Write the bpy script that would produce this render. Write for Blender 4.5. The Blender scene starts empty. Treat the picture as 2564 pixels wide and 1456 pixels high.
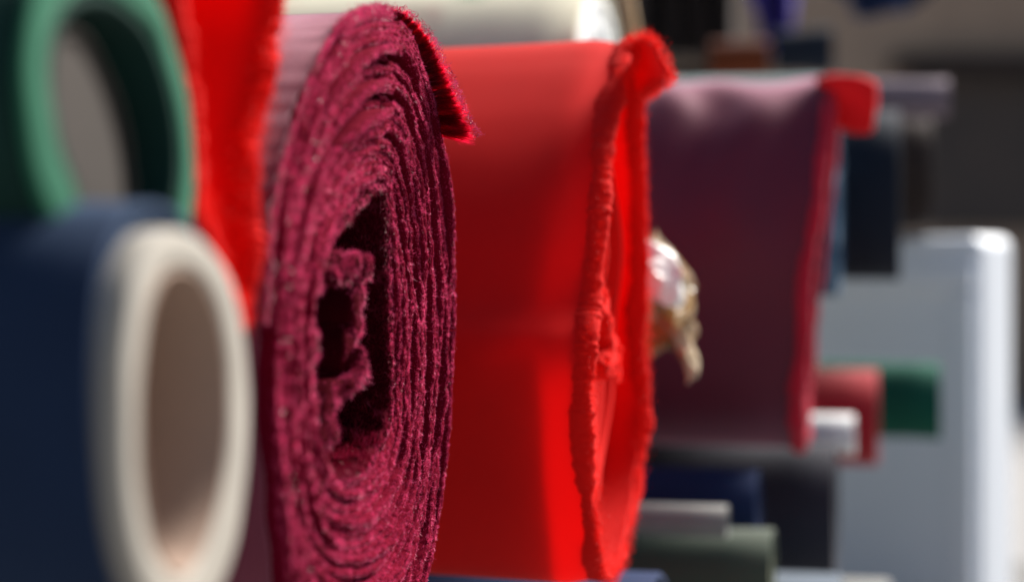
import bpy, math
import numpy as np
from mathutils import Vector

rng = np.random.default_rng(7)
SC = bpy.context.scene
COL = SC.collection

# ------------------------------------------------------------------ camera
CZ = 1.05                       # camera height above the paving
F, CX, CY = 60/36*2564, 1282.0, 728.0      # 60 mm lens, measured on a 2564 px wide copy
cam = bpy.data.cameras.new('camera'); cam.lens = 60; cam.sensor_width = 36
cam.clip_start = 0.01; cam.clip_end = 200
cam.dof.use_dof = True; cam.dof.focus_distance = 0.445; cam.dof.aperture_fstop = 6.3
cam.dof.aperture_blades = 0
co = bpy.data.objects.new('camera', cam); COL.objects.link(co)
co.location = (0, 0, CZ); co.rotation_euler = (math.pi/2, 0, 0)
SC.camera = co

# ------------------------------------------------------------------ sky, sun, exposure
SUN = np.array([0.60, 0.38, 0.70]); SUN /= np.linalg.norm(SUN)
world = bpy.data.worlds.new('World'); SC.world = world; world.use_nodes = True
wn = world.node_tree
sky = wn.nodes.new('ShaderNodeTexSky'); sky.sky_type = 'NISHITA'; sky.sun_disc = False
sky.sun_elevation = math.asin(SUN[2]); sky.sun_rotation = math.atan2(SUN[0], SUN[1])
wn.links.new(sky.outputs[0], wn.nodes['Background'].inputs[0])
wn.nodes['Background'].inputs[1].default_value = 0.05
sl = bpy.data.lights.new('sun', 'SUN'); sl.energy = 5.0; sl.angle = math.radians(24); sl.color = (1, .95, .87)
so = bpy.data.objects.new('sun', sl); COL.objects.link(so)
so.rotation_euler = Vector(SUN).to_track_quat('Z', 'Y').to_euler(); so.location = (1, .4, 3)
vs = SC.view_settings
vs.view_transform = 'Standard'; vs.look = 'None'; vs.gamma = 1; vs.use_curve_mapping = False
vs.exposure = 1.05
SC.cycles.use_denoising = True
SC.cycles.max_bounces = 8

# ------------------------------------------------------------------ helpers
def pt(px, py, d):
    return np.array([(px-CX)/F*d, d, CZ+(CY-py)/F*d])

class Frame:
    """a roll's end plane: U runs right and away, V up, N out of the end"""
    def __init__(s, px, py, d, ang=77):
        a = math.radians(ang)
        s.N = np.array([math.sin(a), -math.cos(a), 0]); s.U = np.array([math.cos(a), math.sin(a), 0])
        s.V = np.array([0, 0, 1.0]); s.O = pt(px, py, d)
    def uv(s, pts):
        out = []
        for px, py in pts:
            r = np.array([(px-CX)/F, 1, (CY-py)/F]); c = np.array([0, 0, CZ])
            t = s.N.dot(s.O-c)/s.N.dot(r)
            p = c+r*t-s.O
            out.append((p.dot(s.U), p.dot(s.V)))
        return np.array(out)
    def w(s, uv, h):
        uv = np.asarray(uv); h = np.asarray(h)
        return s.O+uv[..., 0:1]*s.U+uv[..., 1:2]*s.V+h[..., None]*s.N

def smooth(p, n, closed=True):
    """Catmull-Rom through p, evenly resampled to n points"""
    p = np.asarray(p, float); m = len(p)
    q = []
    rngi = range(m if closed else m-1)
    for i in rngi:
        g = (lambda k: p[k % m]) if closed else (lambda k: p[min(max(k, 0), m-1)])
        a, b, c, d = g(i-1), g(i), g(i+1), g(i+2)
        t = np.linspace(0, 1, 24, endpoint=False)[:, None]
        q.append(.5*(2*b+(c-a)*t+(2*a-5*b+4*c-d)*t*t+(3*b-a-3*c+d)*t**3))
    q = np.concatenate(q)
    q = np.vstack([q, q[:1] if closed else p[-1:]])
    L = np.concatenate([[0], np.cumsum(np.linalg.norm(np.diff(q, axis=0), axis=1))])
    s = np.linspace(0, L[-1], n, endpoint=not closed)
    return np.stack([np.interp(s, L, q[:, k]) for k in range(q.shape[1])], 1)

def ellipse(cu, cv, ru, rv, n=160, tilt=0.0):
    t = np.linspace(0, 2*np.pi, n, endpoint=False)
    u, v = ru*np.cos(t), rv*np.sin(t)
    c, s = math.cos(tilt), math.sin(tilt)
    return np.stack([cu+u*c-v*s, cv+u*s+v*c], 1)

_H = rng.random(4096)
def vnoise(p):
    """value noise in 3-D, -1..1"""
    p = np.asarray(p, float); i = np.floor(p).astype(np.int64); f = p-i; f = f*f*(3-2*f)
    def h(a, b, c):
        return _H[((a*73856093) ^ (b*19349663) ^ (c*83492791)) & 4095]
    x, y, z = i[..., 0], i[..., 1], i[..., 2]; fx, fy, fz = f[..., 0], f[..., 1], f[..., 2]
    r = 0
    for dx in (0, 1):
        for dy in (0, 1):
            for dz in (0, 1):
                r = r+h(x+dx, y+dy, z+dz)*(fx if dx else 1-fx)*(fy if dy else 1-fy)*(fz if dz else 1-fz)
    return r*2-1

def pnoise(n, k, seed=0):
    """periodic 1-D noise, n samples, up to k waves"""
    r = np.random.default_rng(seed); t = np.linspace(0, 2*np.pi, n, endpoint=False); o = 0
    for j in range(1, k+1):
        o = o+r.normal()/j**.5*np.sin(j*t+r.uniform(0, 6.3))
    return o/np.std(o)

def offset_in(c, th, closed=True):
    if closed:
        t = np.roll(c, -1, 0)-np.roll(c, 1, 0)
    else:
        t = np.gradient(c, axis=0)
    t = t/np.maximum(np.linalg.norm(t, axis=1, keepdims=True), 1e-9)
    nrm = np.stack([-t[:, 1], t[:, 0]], 1)
    area = np.sum(c[:, 0]*np.roll(c[:, 1], -1)-c[:, 1]*np.roll(c[:, 0], -1))
    if area < 0: nrm = -nrm
    return c+nrm*np.asarray(th).reshape(-1, 1) if np.ndim(th) else c+nrm*th

# ---- objects
ORG = {}
def thing(name, label, cat, loc, group=None, kind=None):
    o = bpy.data.objects.new(name, None); COL.objects.link(o); o.location = loc; o.empty_display_size = .02
    o['label'] = label; o['category'] = cat
    if group: o['group'] = group
    if kind: o['kind'] = kind
    ORG[o.name] = np.array(loc, float)
    return o

def mesh(name, verts, faces, mat, parent=None, smoothf=True, kind=None, uv=None, shade=None, label=None):
    me = bpy.data.meshes.new(name)
    verts = np.asarray(verts, float).reshape(-1, 3)
    org = ORG[parent.name] if parent is not None else np.zeros(3)
    verts = verts-org
    faces = np.asarray(faces) if not isinstance(faces, list) else faces
    if isinstance(faces, np.ndarray):
        k = faces.shape[1]; nf = len(faces)
        me.vertices.add(len(verts)); me.vertices.foreach_set('co', verts.astype(np.float32).ravel())
        me.loops.add(nf*k); me.loops.foreach_set('vertex_index', faces.astype(np.int32).ravel())
        me.polygons.add(nf); me.polygons.foreach_set('loop_start', np.arange(0, nf*k, k, dtype=np.int32))
        me.update(calc_edges=True)
    else:
        me.from_pydata(verts.tolist(), [], faces)
    me.polygons.foreach_set('use_smooth', np.full(len(me.polygons), smoothf))
    if uv is not None:
        ul = me.uv_layers.new(name='UVMap')
        li = np.empty(len(me.loops), np.int32); me.loops.foreach_get('vertex_index', li)
        ul.data.foreach_set('uv', np.asarray(uv, np.float32)[li].ravel())
    if shade is not None:
        at = me.attributes.new('shade', 'FLOAT', 'POINT'); at.data.foreach_set('value', np.asarray(shade, np.float32))
    me.update()
    me.materials.append(mat)
    o = bpy.data.objects.new(name, me); COL.objects.link(o)
    if parent is not None:
        o.parent = parent; ORG[o.name] = org
    if kind: o['kind'] = kind
    if label: o['label'] = label
    return o

def grid(P, close_i=False, close_j=False):
    """quads over an (I,J,3) array"""
    I, J = P.shape[:2]; idx = np.arange(I*J).reshape(I, J)
    if close_i: idx = np.vstack([idx, idx[:1]])
    if close_j: idx = np.hstack([idx, idx[:, :1]])
    f = np.stack([idx[:-1, :-1], idx[1:, :-1], idx[1:, 1:], idx[:-1, 1:]], -1).reshape(-1, 4)
    return P.reshape(-1, 3), f

def sheet(name, fr, curve, w0, w1, th, mat, parent, nw=24, closed=True, edge=None, disp=None, kind=None, label=None, wpow=1.0):
    """cloth of thickness th along a curve of the end plane, from the rim at w0 back to w1 (both along N)"""
    n = len(curve)
    inn = offset_in(curve, th, closed)
    e = np.zeros(n) if edge is None else edge
    ws = w0+(w1-w0)*np.linspace(0, 1, nw)**wpow
    L = np.concatenate([[0], np.cumsum(np.linalg.norm(np.diff(curve, axis=0), axis=1))])
    rows, uvs = [], []
    for k, w_ in enumerate(ws[::-1]):
        fade = math.exp(-abs(w_-w0)/.02)
        rows.append(fr.w(curve, w_+e*fade)); uvs.append(np.stack([L, np.full(n, w_)], 1))
    mid = (curve*.5+inn*.5)
    rows.append(fr.w(curve*.7+inn*.3, w0+e+.3*th)); uvs.append(np.stack([L, np.full(n, w0+.001)], 1))
    rows.append(fr.w(curve*.3+inn*.7, w0+e+.3*th)); uvs.append(np.stack([L, np.full(n, w0+.002)], 1))
    for k, w_ in enumerate(ws):
        fade = math.exp(-abs(w_-w0)/.02)
        rows.append(fr.w(inn, w_+e*fade)); uvs.append(np.stack([L, np.full(n, w_+.01)], 1))
    P = np.stack(rows, 1)
    if disp is not None: P = disp(P, fr)
    v, f = grid(P, close_i=closed)
    return mesh(name, v, f, mat, parent, uv=np.stack(uvs, 1).reshape(-1, 2), kind=kind, label=label)

def disc(name, fr, curve, w_, mat, parent):
    c = curve.mean(0)
    k = 6; rows = [fr.w(c+(curve-c)*s, np.full(len(curve), w_)) for s in np.linspace(1, .02, k)]
    v, f = grid(np.stack(rows, 1), close_i=True)
    return mesh(name, v, f, mat, parent)

def fibres(name, base, dirs, length, width, mat, parent, shade, kind='stuff'):
    """one thin blade per fibre"""
    n = len(base)
    side = np.cross(dirs, rng.normal(size=(n, 3))); side /= np.linalg.norm(side, axis=1, keepdims=True)+1e-12
    side *= np.asarray(width).reshape(-1, 1)*.5
    tip = base+dirs*np.asarray(length).reshape(-1, 1)
    v = np.stack([base-side, base+side, tip], 1).reshape(-1, 3)
    f = np.arange(3*n).reshape(n, 3)
    return mesh(name, v, f, mat, parent, smoothf=False, kind=kind, shade=np.repeat(shade, 3))

def loft(name, A, B, mat, parent, n=30, m=16, bulge=None, th=.0015, seed=0, kind=None, label=None):
    """curved two-sided sheet between polylines A and B (3-D)"""
    A = smooth(A, n, False); B = smooth(B, n, False)
    s = np.linspace(0, 1, m)[None, :, None]
    P = A[:, None]*(1-s)+B[:, None]*s
    if bulge is not None: P = P+np.sin(np.pi*s)*np.asarray(bulge)
    P = P+np.stack([vnoise(P*160+seed), vnoise(P*160+9+seed), vnoise(P*160+40+seed)], -1)*.0006
    du = np.gradient(P, axis=0); dv = np.gradient(P, axis=1); nn = np.cross(du, dv); nn /= np.linalg.norm(nn, axis=-1, keepdims=True)+1e-12
    Q = np.concatenate([P, (P-nn*th)[:, ::-1]], 1)
    v, f = grid(Q, close_j=True)
    nI, nJ = Q.shape[:2]
    caps = [list(range(nJ)), list(range((nI-1)*nJ, nI*nJ))[::-1]]
    return mesh(name, v, f.tolist()+caps, mat, parent, kind=kind, label=label, uv=np.stack(np.meshgrid(np.arange(nI)*.001, np.arange(nJ)*.001, indexing='ij'), -1).reshape(-1, 2))
def fuzz3(c, dens, plen, pmat, parent, spread=.001, out=(0, -.3, .3)):
    L = np.concatenate([[0], np.cumsum(np.linalg.norm(np.diff(c, axis=0), axis=1))]); n = int(L[-1]*1000*dens)
    k = rng.integers(0, len(c)-1, n); f_ = rng.random(n)[:, None]
    pos = c[k]*(1-f_)+c[k+1]*f_+rng.normal(size=(n, 3))*spread
    lean = np.stack([vnoise(pos*500+5), vnoise(pos*500+91), vnoise(pos*500+33)], -1)
    d = np.asarray(out)+lean+rng.normal(size=(n, 3))*.5; d /= np.linalg.norm(d, axis=1, keepdims=True)
    return fibres('pile', pos, d, rng.uniform(*plen, n), rng.uniform(.0001, .0002, n), pmat, parent, np.clip(.5+.4*lean[:, 2]+rng.normal(size=n)*.2, 0, 1))
def edge_fuzz(f_, c, w_, dens, plen, pmat, parent, spread=.0016, back=.0, wid=(.00011, .0002)):
    L = np.concatenate([[0], np.cumsum(np.linalg.norm(np.diff(c, axis=0), axis=1))]); n = int(L[-1]*1000*dens)
    k = rng.integers(0, len(c)-1, n); fr_ = rng.random(n)[:, None]
    uvp = c[k]*(1-fr_)+c[k+1]*fr_+rng.normal(size=(n, 2))*spread*.5
    pos = f_.w(uvp, w_+rng.normal(size=n)*spread*.4-back*rng.random(n))
    lean = np.stack([vnoise(pos*500+5), vnoise(pos*500+91), vnoise(pos*500+33)], -1)
    d = f_.N*.4+lean*1.1+rng.normal(size=(n, 3))*.55; d /= np.linalg.norm(d, axis=1, keepdims=True)
    sh = np.clip(.5+.4*lean[:, 2]+rng.normal(size=n)*.2, 0, 1)
    return fibres('pile', pos, d, rng.uniform(*plen, n), rng.uniform(*wid, n), pmat, parent, sh)
# ------------------------------------------------------------------ materials
def newmat(name):
    m = bpy.data.materials.new(name); m.use_nodes = True
    nt = m.node_tree; b = nt.nodes['Principled BSDF']
    return m, nt, b
def N(nt, t, **kw):
    n = nt.nodes.new(t)
    for k, v in kw.items(): setattr(n, k, v)
    return n
def rgb(c): return (c[0], c[1], c[2], 1)

def cloth(name, col, col2=None, rough=.85, sheen=.5, sheen_col=None, transl=0.0, weave=0.0, pitch=.0006, nscale=60, spec=.2, bump=.3, sheen_rough=.4, tcol=None, spec_tint=None):
    m, nt, b = newmat(name); L = nt.links.new
    col2 = col2 or tuple(x*.72 for x in col)
    tc = N(nt, 'ShaderNodeTexCoord')
    no = N(nt, 'ShaderNodeTexNoise'); no.inputs['Scale'].default_value = nscale; no.inputs['Detail'].default_value = 5
    L(tc.outputs['Object'], no.inputs['Vector'])
    mx = N(nt, 'ShaderNodeMix', data_type='RGBA'); mx.inputs['A'].default_value = rgb(col); mx.inputs['B'].default_value = rgb(col2)
    L(no.outputs['Fac'], mx.inputs['Factor'])
    cout = mx.outputs['Result']
    fine = N(nt, 'ShaderNodeTexNoise'); fine.inputs['Scale'].default_value = 1400; L(tc.outputs['Object'], fine.inputs['Vector'])
    hgt = fine.outputs['Fac']
    if weave > 0:
        sp = N(nt, 'ShaderNodeSeparateXYZ'); L(tc.outputs['UV'], sp.inputs[0])
        def s_(o):
            a = N(nt, 'ShaderNodeMath', operation='MULTIPLY'); a.inputs[1].default_value = 2*math.pi/pitch; L(o, a.inputs[0])
            c = N(nt, 'ShaderNodeMath', operation='SINE'); L(a.outputs[0], c.inputs[0]); return c.outputs[0]
        pr = N(nt, 'ShaderNodeMath', operation='MULTIPLY'); L(s_(sp.outputs[0]), pr.inputs[0]); L(s_(sp.outputs[1]), pr.inputs[1])
        mr = N(nt, 'ShaderNodeMapRange'); mr.inputs[1].default_value = -1; mr.inputs[2].default_value = 1
        mr.inputs[3].default_value = 1-weave; mr.inputs[4].default_value = 1+weave; L(pr.outputs[0], mr.inputs[0])
        m2 = N(nt, 'ShaderNodeVectorMath', operation='SCALE'); L(cout, m2.inputs[0]); L(mr.outputs[0], m2.inputs['Scale'])
        cout = m2.outputs[0]; hgt = pr.outputs[0]
    bp = N(nt, 'ShaderNodeBump'); bp.inputs['Strength'].default_value = bump; bp.inputs['Distance'].default_value = .0002
    L(hgt, bp.inputs['Height']); L(bp.outputs[0], b.inputs['Normal'])
    L(cout, b.inputs['Base Color'])
    b.inputs['Roughness'].default_value = rough; b.inputs['Specular IOR Level'].default_value = spec
    b.inputs['Sheen Weight'].default_value = sheen; b.inputs['Sheen Roughness'].default_value = sheen_rough
    b.inputs['Sheen Tint'].default_value = rgb(sheen_col or (1, 1, 1))
    if spec_tint: b.inputs['Specular Tint'].default_value = rgb(spec_tint)
    if transl > 0:
        t = N(nt, 'ShaderNodeBsdfTranslucent'); ms = N(nt, 'ShaderNodeMixShader'); ms.inputs[0].default_value = transl
        if tcol: t.inputs[0].default_value = rgb(tcol)
        else: L(cout, t.inputs[0])
        L(b.outputs[0], ms.inputs[1]); L(t.outputs[0], ms.inputs[2])
        L(ms.outputs[0], nt.nodes['Material Output'].inputs['Surface'])
    return m

def pile(name, dark, light, rough=.45, spec=.4, transl=.25, sheen=.3):
    m, nt, b = newmat(name); L = nt.links.new
    at = N(nt, 'ShaderNodeAttribute', attribute_name='shade')
    mx = N(nt, 'ShaderNodeMix', data_type='RGBA'); mx.inputs['A'].default_value = rgb(dark); mx.inputs['B'].default_value = rgb(light)
    L(at.outputs['Fac'], mx.inputs['Factor']); L(mx.outputs['Result'], b.inputs['Base Color'])
    b.inputs['Roughness'].default_value = rough; b.inputs['Specular IOR Level'].default_value = spec
    b.inputs['Sheen Weight'].default_value = sheen; b.inputs['Sheen Tint'].default_value = (1, .7, .8, 1)
    t = N(nt, 'ShaderNodeBsdfTranslucent'); L(mx.outputs['Result'], t.inputs[0])
    ms = N(nt, 'ShaderNodeMixShader'); ms.inputs[0].default_value = transl
    L(b.outputs[0], ms.inputs[1]); L(t.outputs[0], ms.inputs[2]); L(ms.outputs[0], nt.nodes['Material Output'].inputs['Surface'])
    return m

def plain(name, col, col2=None, rough=.5, nscale=20, spec=.5, bump=0.0, dist=.001):
    m, nt, b = newmat(name); L = nt.links.new
    tc = N(nt, 'ShaderNodeTexCoord'); no = N(nt, 'ShaderNodeTexNoise'); no.inputs['Scale'].default_value = nscale; no.inputs['Detail'].default_value = 6
    L(tc.outputs['Object'], no.inputs['Vector'])
    mx = N(nt, 'ShaderNodeMix', data_type='RGBA'); mx.inputs['A'].default_value = rgb(col); mx.inputs['B'].default_value = rgb(col2 or tuple(x*.8 for x in col))
    L(no.outputs['Fac'], mx.inputs['Factor']); L(mx.outputs['Result'], b.inputs['Base Color'])
    b.inputs['Roughness'].default_value = rough; b.inputs['Specular IOR Level'].default_value = spec
    if bump:
        bp = N(nt, 'ShaderNodeBump'); bp.inputs['Strength'].default_value = bump; bp.inputs['Distance'].default_value = dist
        L(no.outputs['Fac'], bp.inputs['Height']); L(bp.outputs[0], b.inputs['Normal'])
    return m

M = {}
M['maroon_back'] = cloth('maroon_backing', (.17, .018, .045), rough=.7, sheen=.85, sheen_col=(1, .66, .76), weave=.6, pitch=.0008, spec=.35)
M['maroon'] = cloth('maroon_velvet', (.15, .002, .016), (.10, .001, .010), sheen=0, spec=.03, sheen_col=(1, .5, .7))
M['maroon_pile'] = pile('maroon_pile', (.21, .003, .022), (.92, .10, .28), rough=.45, spec=.35, sheen=0.0)
M['maroon_fringe'] = pile('maroon_fringe', (.34, .001, .01), (1.0, .015, .08), transl=.75, sheen=0, spec=.3)
M['maroon_shade'] = cloth('maroon_velvet_shaded', (.05, .0008, .005), (.035, .0005, .003), sheen=0, spec=.02)  # same velvet darkened: shade of the hole put into the colour
M['flap'] = cloth('maroon_flap', (.30, .002, .015), sheen=0, spec=.05, transl=.65, tcol=(.85, .004, .03))
M['red'] = cloth('red_velvet_back', (.80, .009, .008), (.68, .007, .007), rough=.7, sheen=.42, sheen_col=(1, .45, .4), transl=.45, tcol=(.95, .012, .003), weave=.12, pitch=.0010, bump=.15)
M['red_in'] = cloth('red_velvet', (.80, .008, .005), (.66, .006, .004), sheen=.12, sheen_col=(1, .4, .35), transl=.3)
M['red_pile'] = pile('red_pile', (.6, .004, .003), (.9, .02, .01), transl=.4, rough=.6, sheen=0, spec=.25)
M['green'] = cloth('green_felt', (.017, .115, .064), (.014, .09, .05), sheen=.1)
M['green_dark'] = cloth('green_cloth', (.004, .030, .023), (.002, .016, .012), sheen=.02)  # body green, darkened further so the lining reads as interior shadow
M['kraft'] = plain('brown_cardboard', (.13, .088, .06), (.09, .06, .042), rough=.8, nscale=40)
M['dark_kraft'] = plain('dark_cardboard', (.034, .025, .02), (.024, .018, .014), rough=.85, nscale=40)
M['cream'] = plain('cream_paper_tube', (.31, .285, .25), (.27, .245, .21), rough=.75, nscale=60, bump=.2)
M['cream_in'] = plain('brown_tube_inside', (.30, .20, .15), (.24, .17, .13), rough=.8, nscale=30)
M['blue'] = cloth('blue_cloth', (.007, .019, .052), (.005, .013, .037), sheen=.25, sheen_col=(.4, .65, 1))
M['plum'] = cloth('plum_satin', (.085, .009, .024), (.07, .007, .018), rough=.5, sheen=.8, sheen_col=(1, .58, .72), sheen_rough=.42, spec=.5, spec_tint=(1, .55, .7))
M['rose'] = cloth('rose_velvet_edge', (.55, .025, .06), sheen=.2, transl=.3)
M['navy'] = cloth('navy_cloth', (.010, .022, .075), sheen=0.06, sheen_col=(.7, .8, 1))
M['black'] = cloth('black_cloth', (.009, .014, .026), sheen=0.05)
M['charcoal'] = cloth('charcoal_cloth', (.028, .028, .04), sheen=0.12)
M['steel'] = cloth('steel_blue_cloth', (.05, .11, .19), sheen=0.10)
M['olive'] = cloth('olive_cloth', (.06, .085, .06), (.06, .07, .055), sheen=.3)
M['khaki'] = cloth('khaki_edge', (.25, .26, .17), sheen=.3)
M['greycloth'] = cloth('pale_grey_cloth', (.25, .25, .24), sheen=.2)
M['slate'] = cloth('slate_cloth', (.10, .13, .17), sheen=.3)
M['lilac'] = cloth('lilac_cloth', (.20, .15, .18), sheen=0.15)
M['teal'] = cloth('teal_grey_cloth', (.10, .16, .17), sheen=.4)
M['emerald'] = cloth('emerald_cloth', (.003, .085, .055), sheen=0.09, sheen_col=(.6, 1, .85))
M['crimson'] = cloth('crimson_cloth', (.34, .012, .022), sheen=.3)
M['tag'] = cloth('red_corner', (.62, .02, .03), sheen=.15, transl=.35)
M['white'] = cloth('white_cloth', (.78, .78, .78), (.72, .73, .74), sheen=.1)
M['plastic'] = plain('white_plastic', (.86, .89, .94), (.80, .84, .91), rough=.4, nscale=8)
M['beige'] = cloth('beige_cloth', (.62, .58, .44), (.55, .51, .39), sheen=.1)
M['wood'] = plain('ochre_wood', (.36, .22, .09), (.27, .16, .06), rough=.6, nscale=80)
M['indigo'] = cloth('indigo_cloth', (.045, .025, .26), sheen=0.07)
M['brown'] = cloth('dark_brown_cloth', (.035, .024, .022), sheen=0.05)
M['orange'] = cloth('rust_cloth', (.14, .03, .008), sheen=.2)
M['wall'] = plain('plaster_wall', (.44, .31, .22), (.16, .11, .085), rough=.9, nscale=.9)
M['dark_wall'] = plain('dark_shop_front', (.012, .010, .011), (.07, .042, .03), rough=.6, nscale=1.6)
M['tablecloth'] = plain('grey_board', (.16, .155, .15), rough=.7)
M['paving'] = plain('paving', (.30, .29, .29), (.24, .235, .235), rough=.9, nscale=3)

# beige print: faint pink and green smudges woven into the cloth
def add_print(m):
    nt = m.node_tree; L = nt.links.new; b = nt.nodes['Principled BSDF']
    src = b.inputs['Base Color'].links[0].from_socket
    tc = N(nt, 'ShaderNodeTexCoord')
    for sc, c, lo in ((16, (.36, .20, .18), .62), (21, (.24, .30, .20), .62)):
        no = N(nt, 'ShaderNodeTexNoise'); no.inputs['Scale'].default_value = sc; no.inputs['Detail'].default_value = 3
        L(tc.outputs['Object'], no.inputs['Vector'])
        mr = N(nt, 'ShaderNodeMapRange'); mr.inputs[1].default_value = lo; mr.inputs[2].default_value = lo+.1; L(no.outputs['Fac'], mr.inputs[0])
        mx = N(nt, 'ShaderNodeMix', data_type='RGBA'); L(mr.outputs[0], mx.inputs['Factor']); L(src, mx.inputs['A']); mx.inputs['B'].default_value = rgb(c)
        src = mx.outputs['Result']
    L(src, b.inputs['Base Color'])
add_print(M['beige'])

# ------------------------------------------------------------------ the setting
GZ = 0.0
def box_mesh(name, lo, hi, mat, parent=None, **kw):
    (x0, y0, z0), (x1, y1, z1) = lo, hi
    v = [(x0,y0,z0),(x1,y0,z0),(x1,y1,z0),(x0,y1,z0),(x0,y0,z1),(x1,y0,z1),(x1,y1,z1),(x0,y1,z1)]
    f = [(0,3,2,1),(4,5,6,7),(0,1,5,4),(1,2,6,5),(2,3,7,6),(3,0,4,7)]
    return mesh(name, v, f, mat, parent, smoothf=False, **kw)
g = mesh('paving', [(-60,-20,0),(60,-20,0),(60,80,0),(-60,80,0)], [(0,1,2,3)], M['paving'], smoothf=False); g['kind'] = 'structure'
TZ = CZ-.245
tb = thing('stall_table', 'dark grey market stall table under the fabric rolls', 'table', (-.1, .6, 0))
box_mesh('table_top', (-1.1, .05, TZ-.03), (.75, 1.55, TZ), M['tablecloth'], tb)
for lx, ly in ((-1.05, .1), (.66, .1), (-1.05, 1.46), (.66, 1.46)):
    box_mesh('leg', (lx, ly, 0), (lx+.05, ly+.05, TZ-.03), M['wood'], tb)

wl = box_mesh('far_wall', (-14, 16, 0), (16, 16.4, 6.5), M['wall']); wl['kind'] = 'structure'
sf = thing('shop_front', 'dark blurred shop front opening in the far wall at upper right', 'shop front', (4.5, 16, 0))
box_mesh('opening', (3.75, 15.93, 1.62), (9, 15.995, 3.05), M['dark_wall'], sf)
box_mesh('awning', (3.55, 15.6, 3.06), (9, 15.99, 3.22), M['brown'], sf)

# ------------------------------------------------------------------ generic roll seen only out of focus
def simple_roll(name, label, px, py, d, rv, mat, L=.4, ru=None, rimmat=None, inner=None, group=None, n=72, wob=.03, ang=77, core=True):
    """roll of cloth whose end is centred at the pixel and depth; rv radius"""
    fr = Frame(px, py, d, ang); ru = ru or rv
    seed = int(px*7+py) % 1000
    t = np.linspace(0, 2*np.pi, n, endpoint=False)
    k = 1+wob*pnoise(n, 4, seed)*.5
    c = np.stack([ru*np.cos(t)*k, rv*np.sin(t)*k], 1)
    base = fr.O-np.array([0, 0, rv])
    o = thing(name, label, 'fabric roll', base, group)
    def dsp(P, fr):
        nz = vnoise(P*np.array([25, 25, 25]))*.0012
        return P+nz[..., None]*np.array([0, -.6, .8])
    sheet('outer_wrap', fr, c, 0, -L, rv*.06, mat, o, nw=22, disp=dsp)
    # the turns of cloth seen at the end, wound as rings a little proud of or behind each other
    for j, s in enumerate((.93, .78, .62, .47)):
        sheet('fabric_layer', fr, c*s, -.002-.0015*((j*7) % 3), -.05, rv*.13, rimmat or mat, o, nw=4)
    if core:
        sheet('core_tube', fr, c*.32, -.004, -.1, rv*.05, inner or M['kraft'], o, nw=4)
    disc('back_end', fr, c*.97, -L+.002, mat, o)
    return o, fr, c

# ================================================================== MAROON VELVET ROLL
fm = Frame(1130, 600, .47, 77)
outer_px = [(985,45),(1025,90),(1060,180),(1090,280),(1110,380),(1122,480),(1130,600),(1133,750),(1128,900),(1120,1050),(1105,1200),(1085,1350),(1060,1456),
            (1035,1540),(1000,1595),(940,1640),(870,1655),(800,1630),(745,1550),(715,1440),(700,1330),(690,1200),(682,1050),(680,900),(683,750),(690,620),(705,500),(728,400),(756,300),(790,200),(828,120),(874,64),(930,40)]
inner_px = [(950,490),(985,480),(1000,560),(1002,640),(1008,740),(1010,840),(1008,940),(1002,1040),(985,1110),(950,1160),(905,1200),(850,1190),(815,1120),(797,1020),(790,920),(790,820),(800,730),(825,640),(860,580),(905,520)]
NM = 1100
Co = smooth(fm.uv(outer_px), NM); Ci = smooth(fm.uv(inner_px), NM)
# align both by angle about the hole's middle, starting at the top
ctr = Ci.mean(0)
def by_angle(c, n=NM):
    a = np.unwrap(np.arctan2(c[:, 1]-ctr[1], c[:, 0]-ctr[0]))
    if a[-1] < a[0]: c = c[::-1]; a = np.unwrap(np.arctan2(c[:, 1]-ctr[1], c[:, 0]-ctr[0]))
    t = np.linspace(0, 2*np.pi, n, endpoint=False)
    r = np.linalg.norm(c-ctr, axis=1)
    am = np.mod(a, 2*np.pi); o = np.argsort(am)
    return np.interp(t, np.concatenate([am[o]-2*np.pi, am[o], am[o]+2*np.pi]), np.tile(r[o], 3)), t
Ro, TH = by_angle(Co); Ri, _ = by_angle(Ci)
mz = Co[:, 1].min()
base = fm.w(np.array([[ctr[0], mz]]), np.array([-.02]))[0]
maroon = thing('maroon_velvet_roll', 'maroon velvet fabric roll, the sharp one, with frayed spiral end and crumpled middle', 'fabric roll', base)
TURNS = 25
t0 = int(NM*.20)              # the spiral's loose outer end sits at the upper right
prot = [0]*TURNS
lay_w = {k: float(x) for k, x in enumerate(np.random.default_rng(5).uniform(-.0009, .0009, TURNS))}
for k, x in ((4, -.005), (5, -.0035), (10, -.0065), (11, -.003), (16, -.004), (20, -.003)): lay_w[k] = x
fb, fd, fl, fs, fw = [], [], [], [], []
SP = (Ro-Ri)/TURNS
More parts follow.
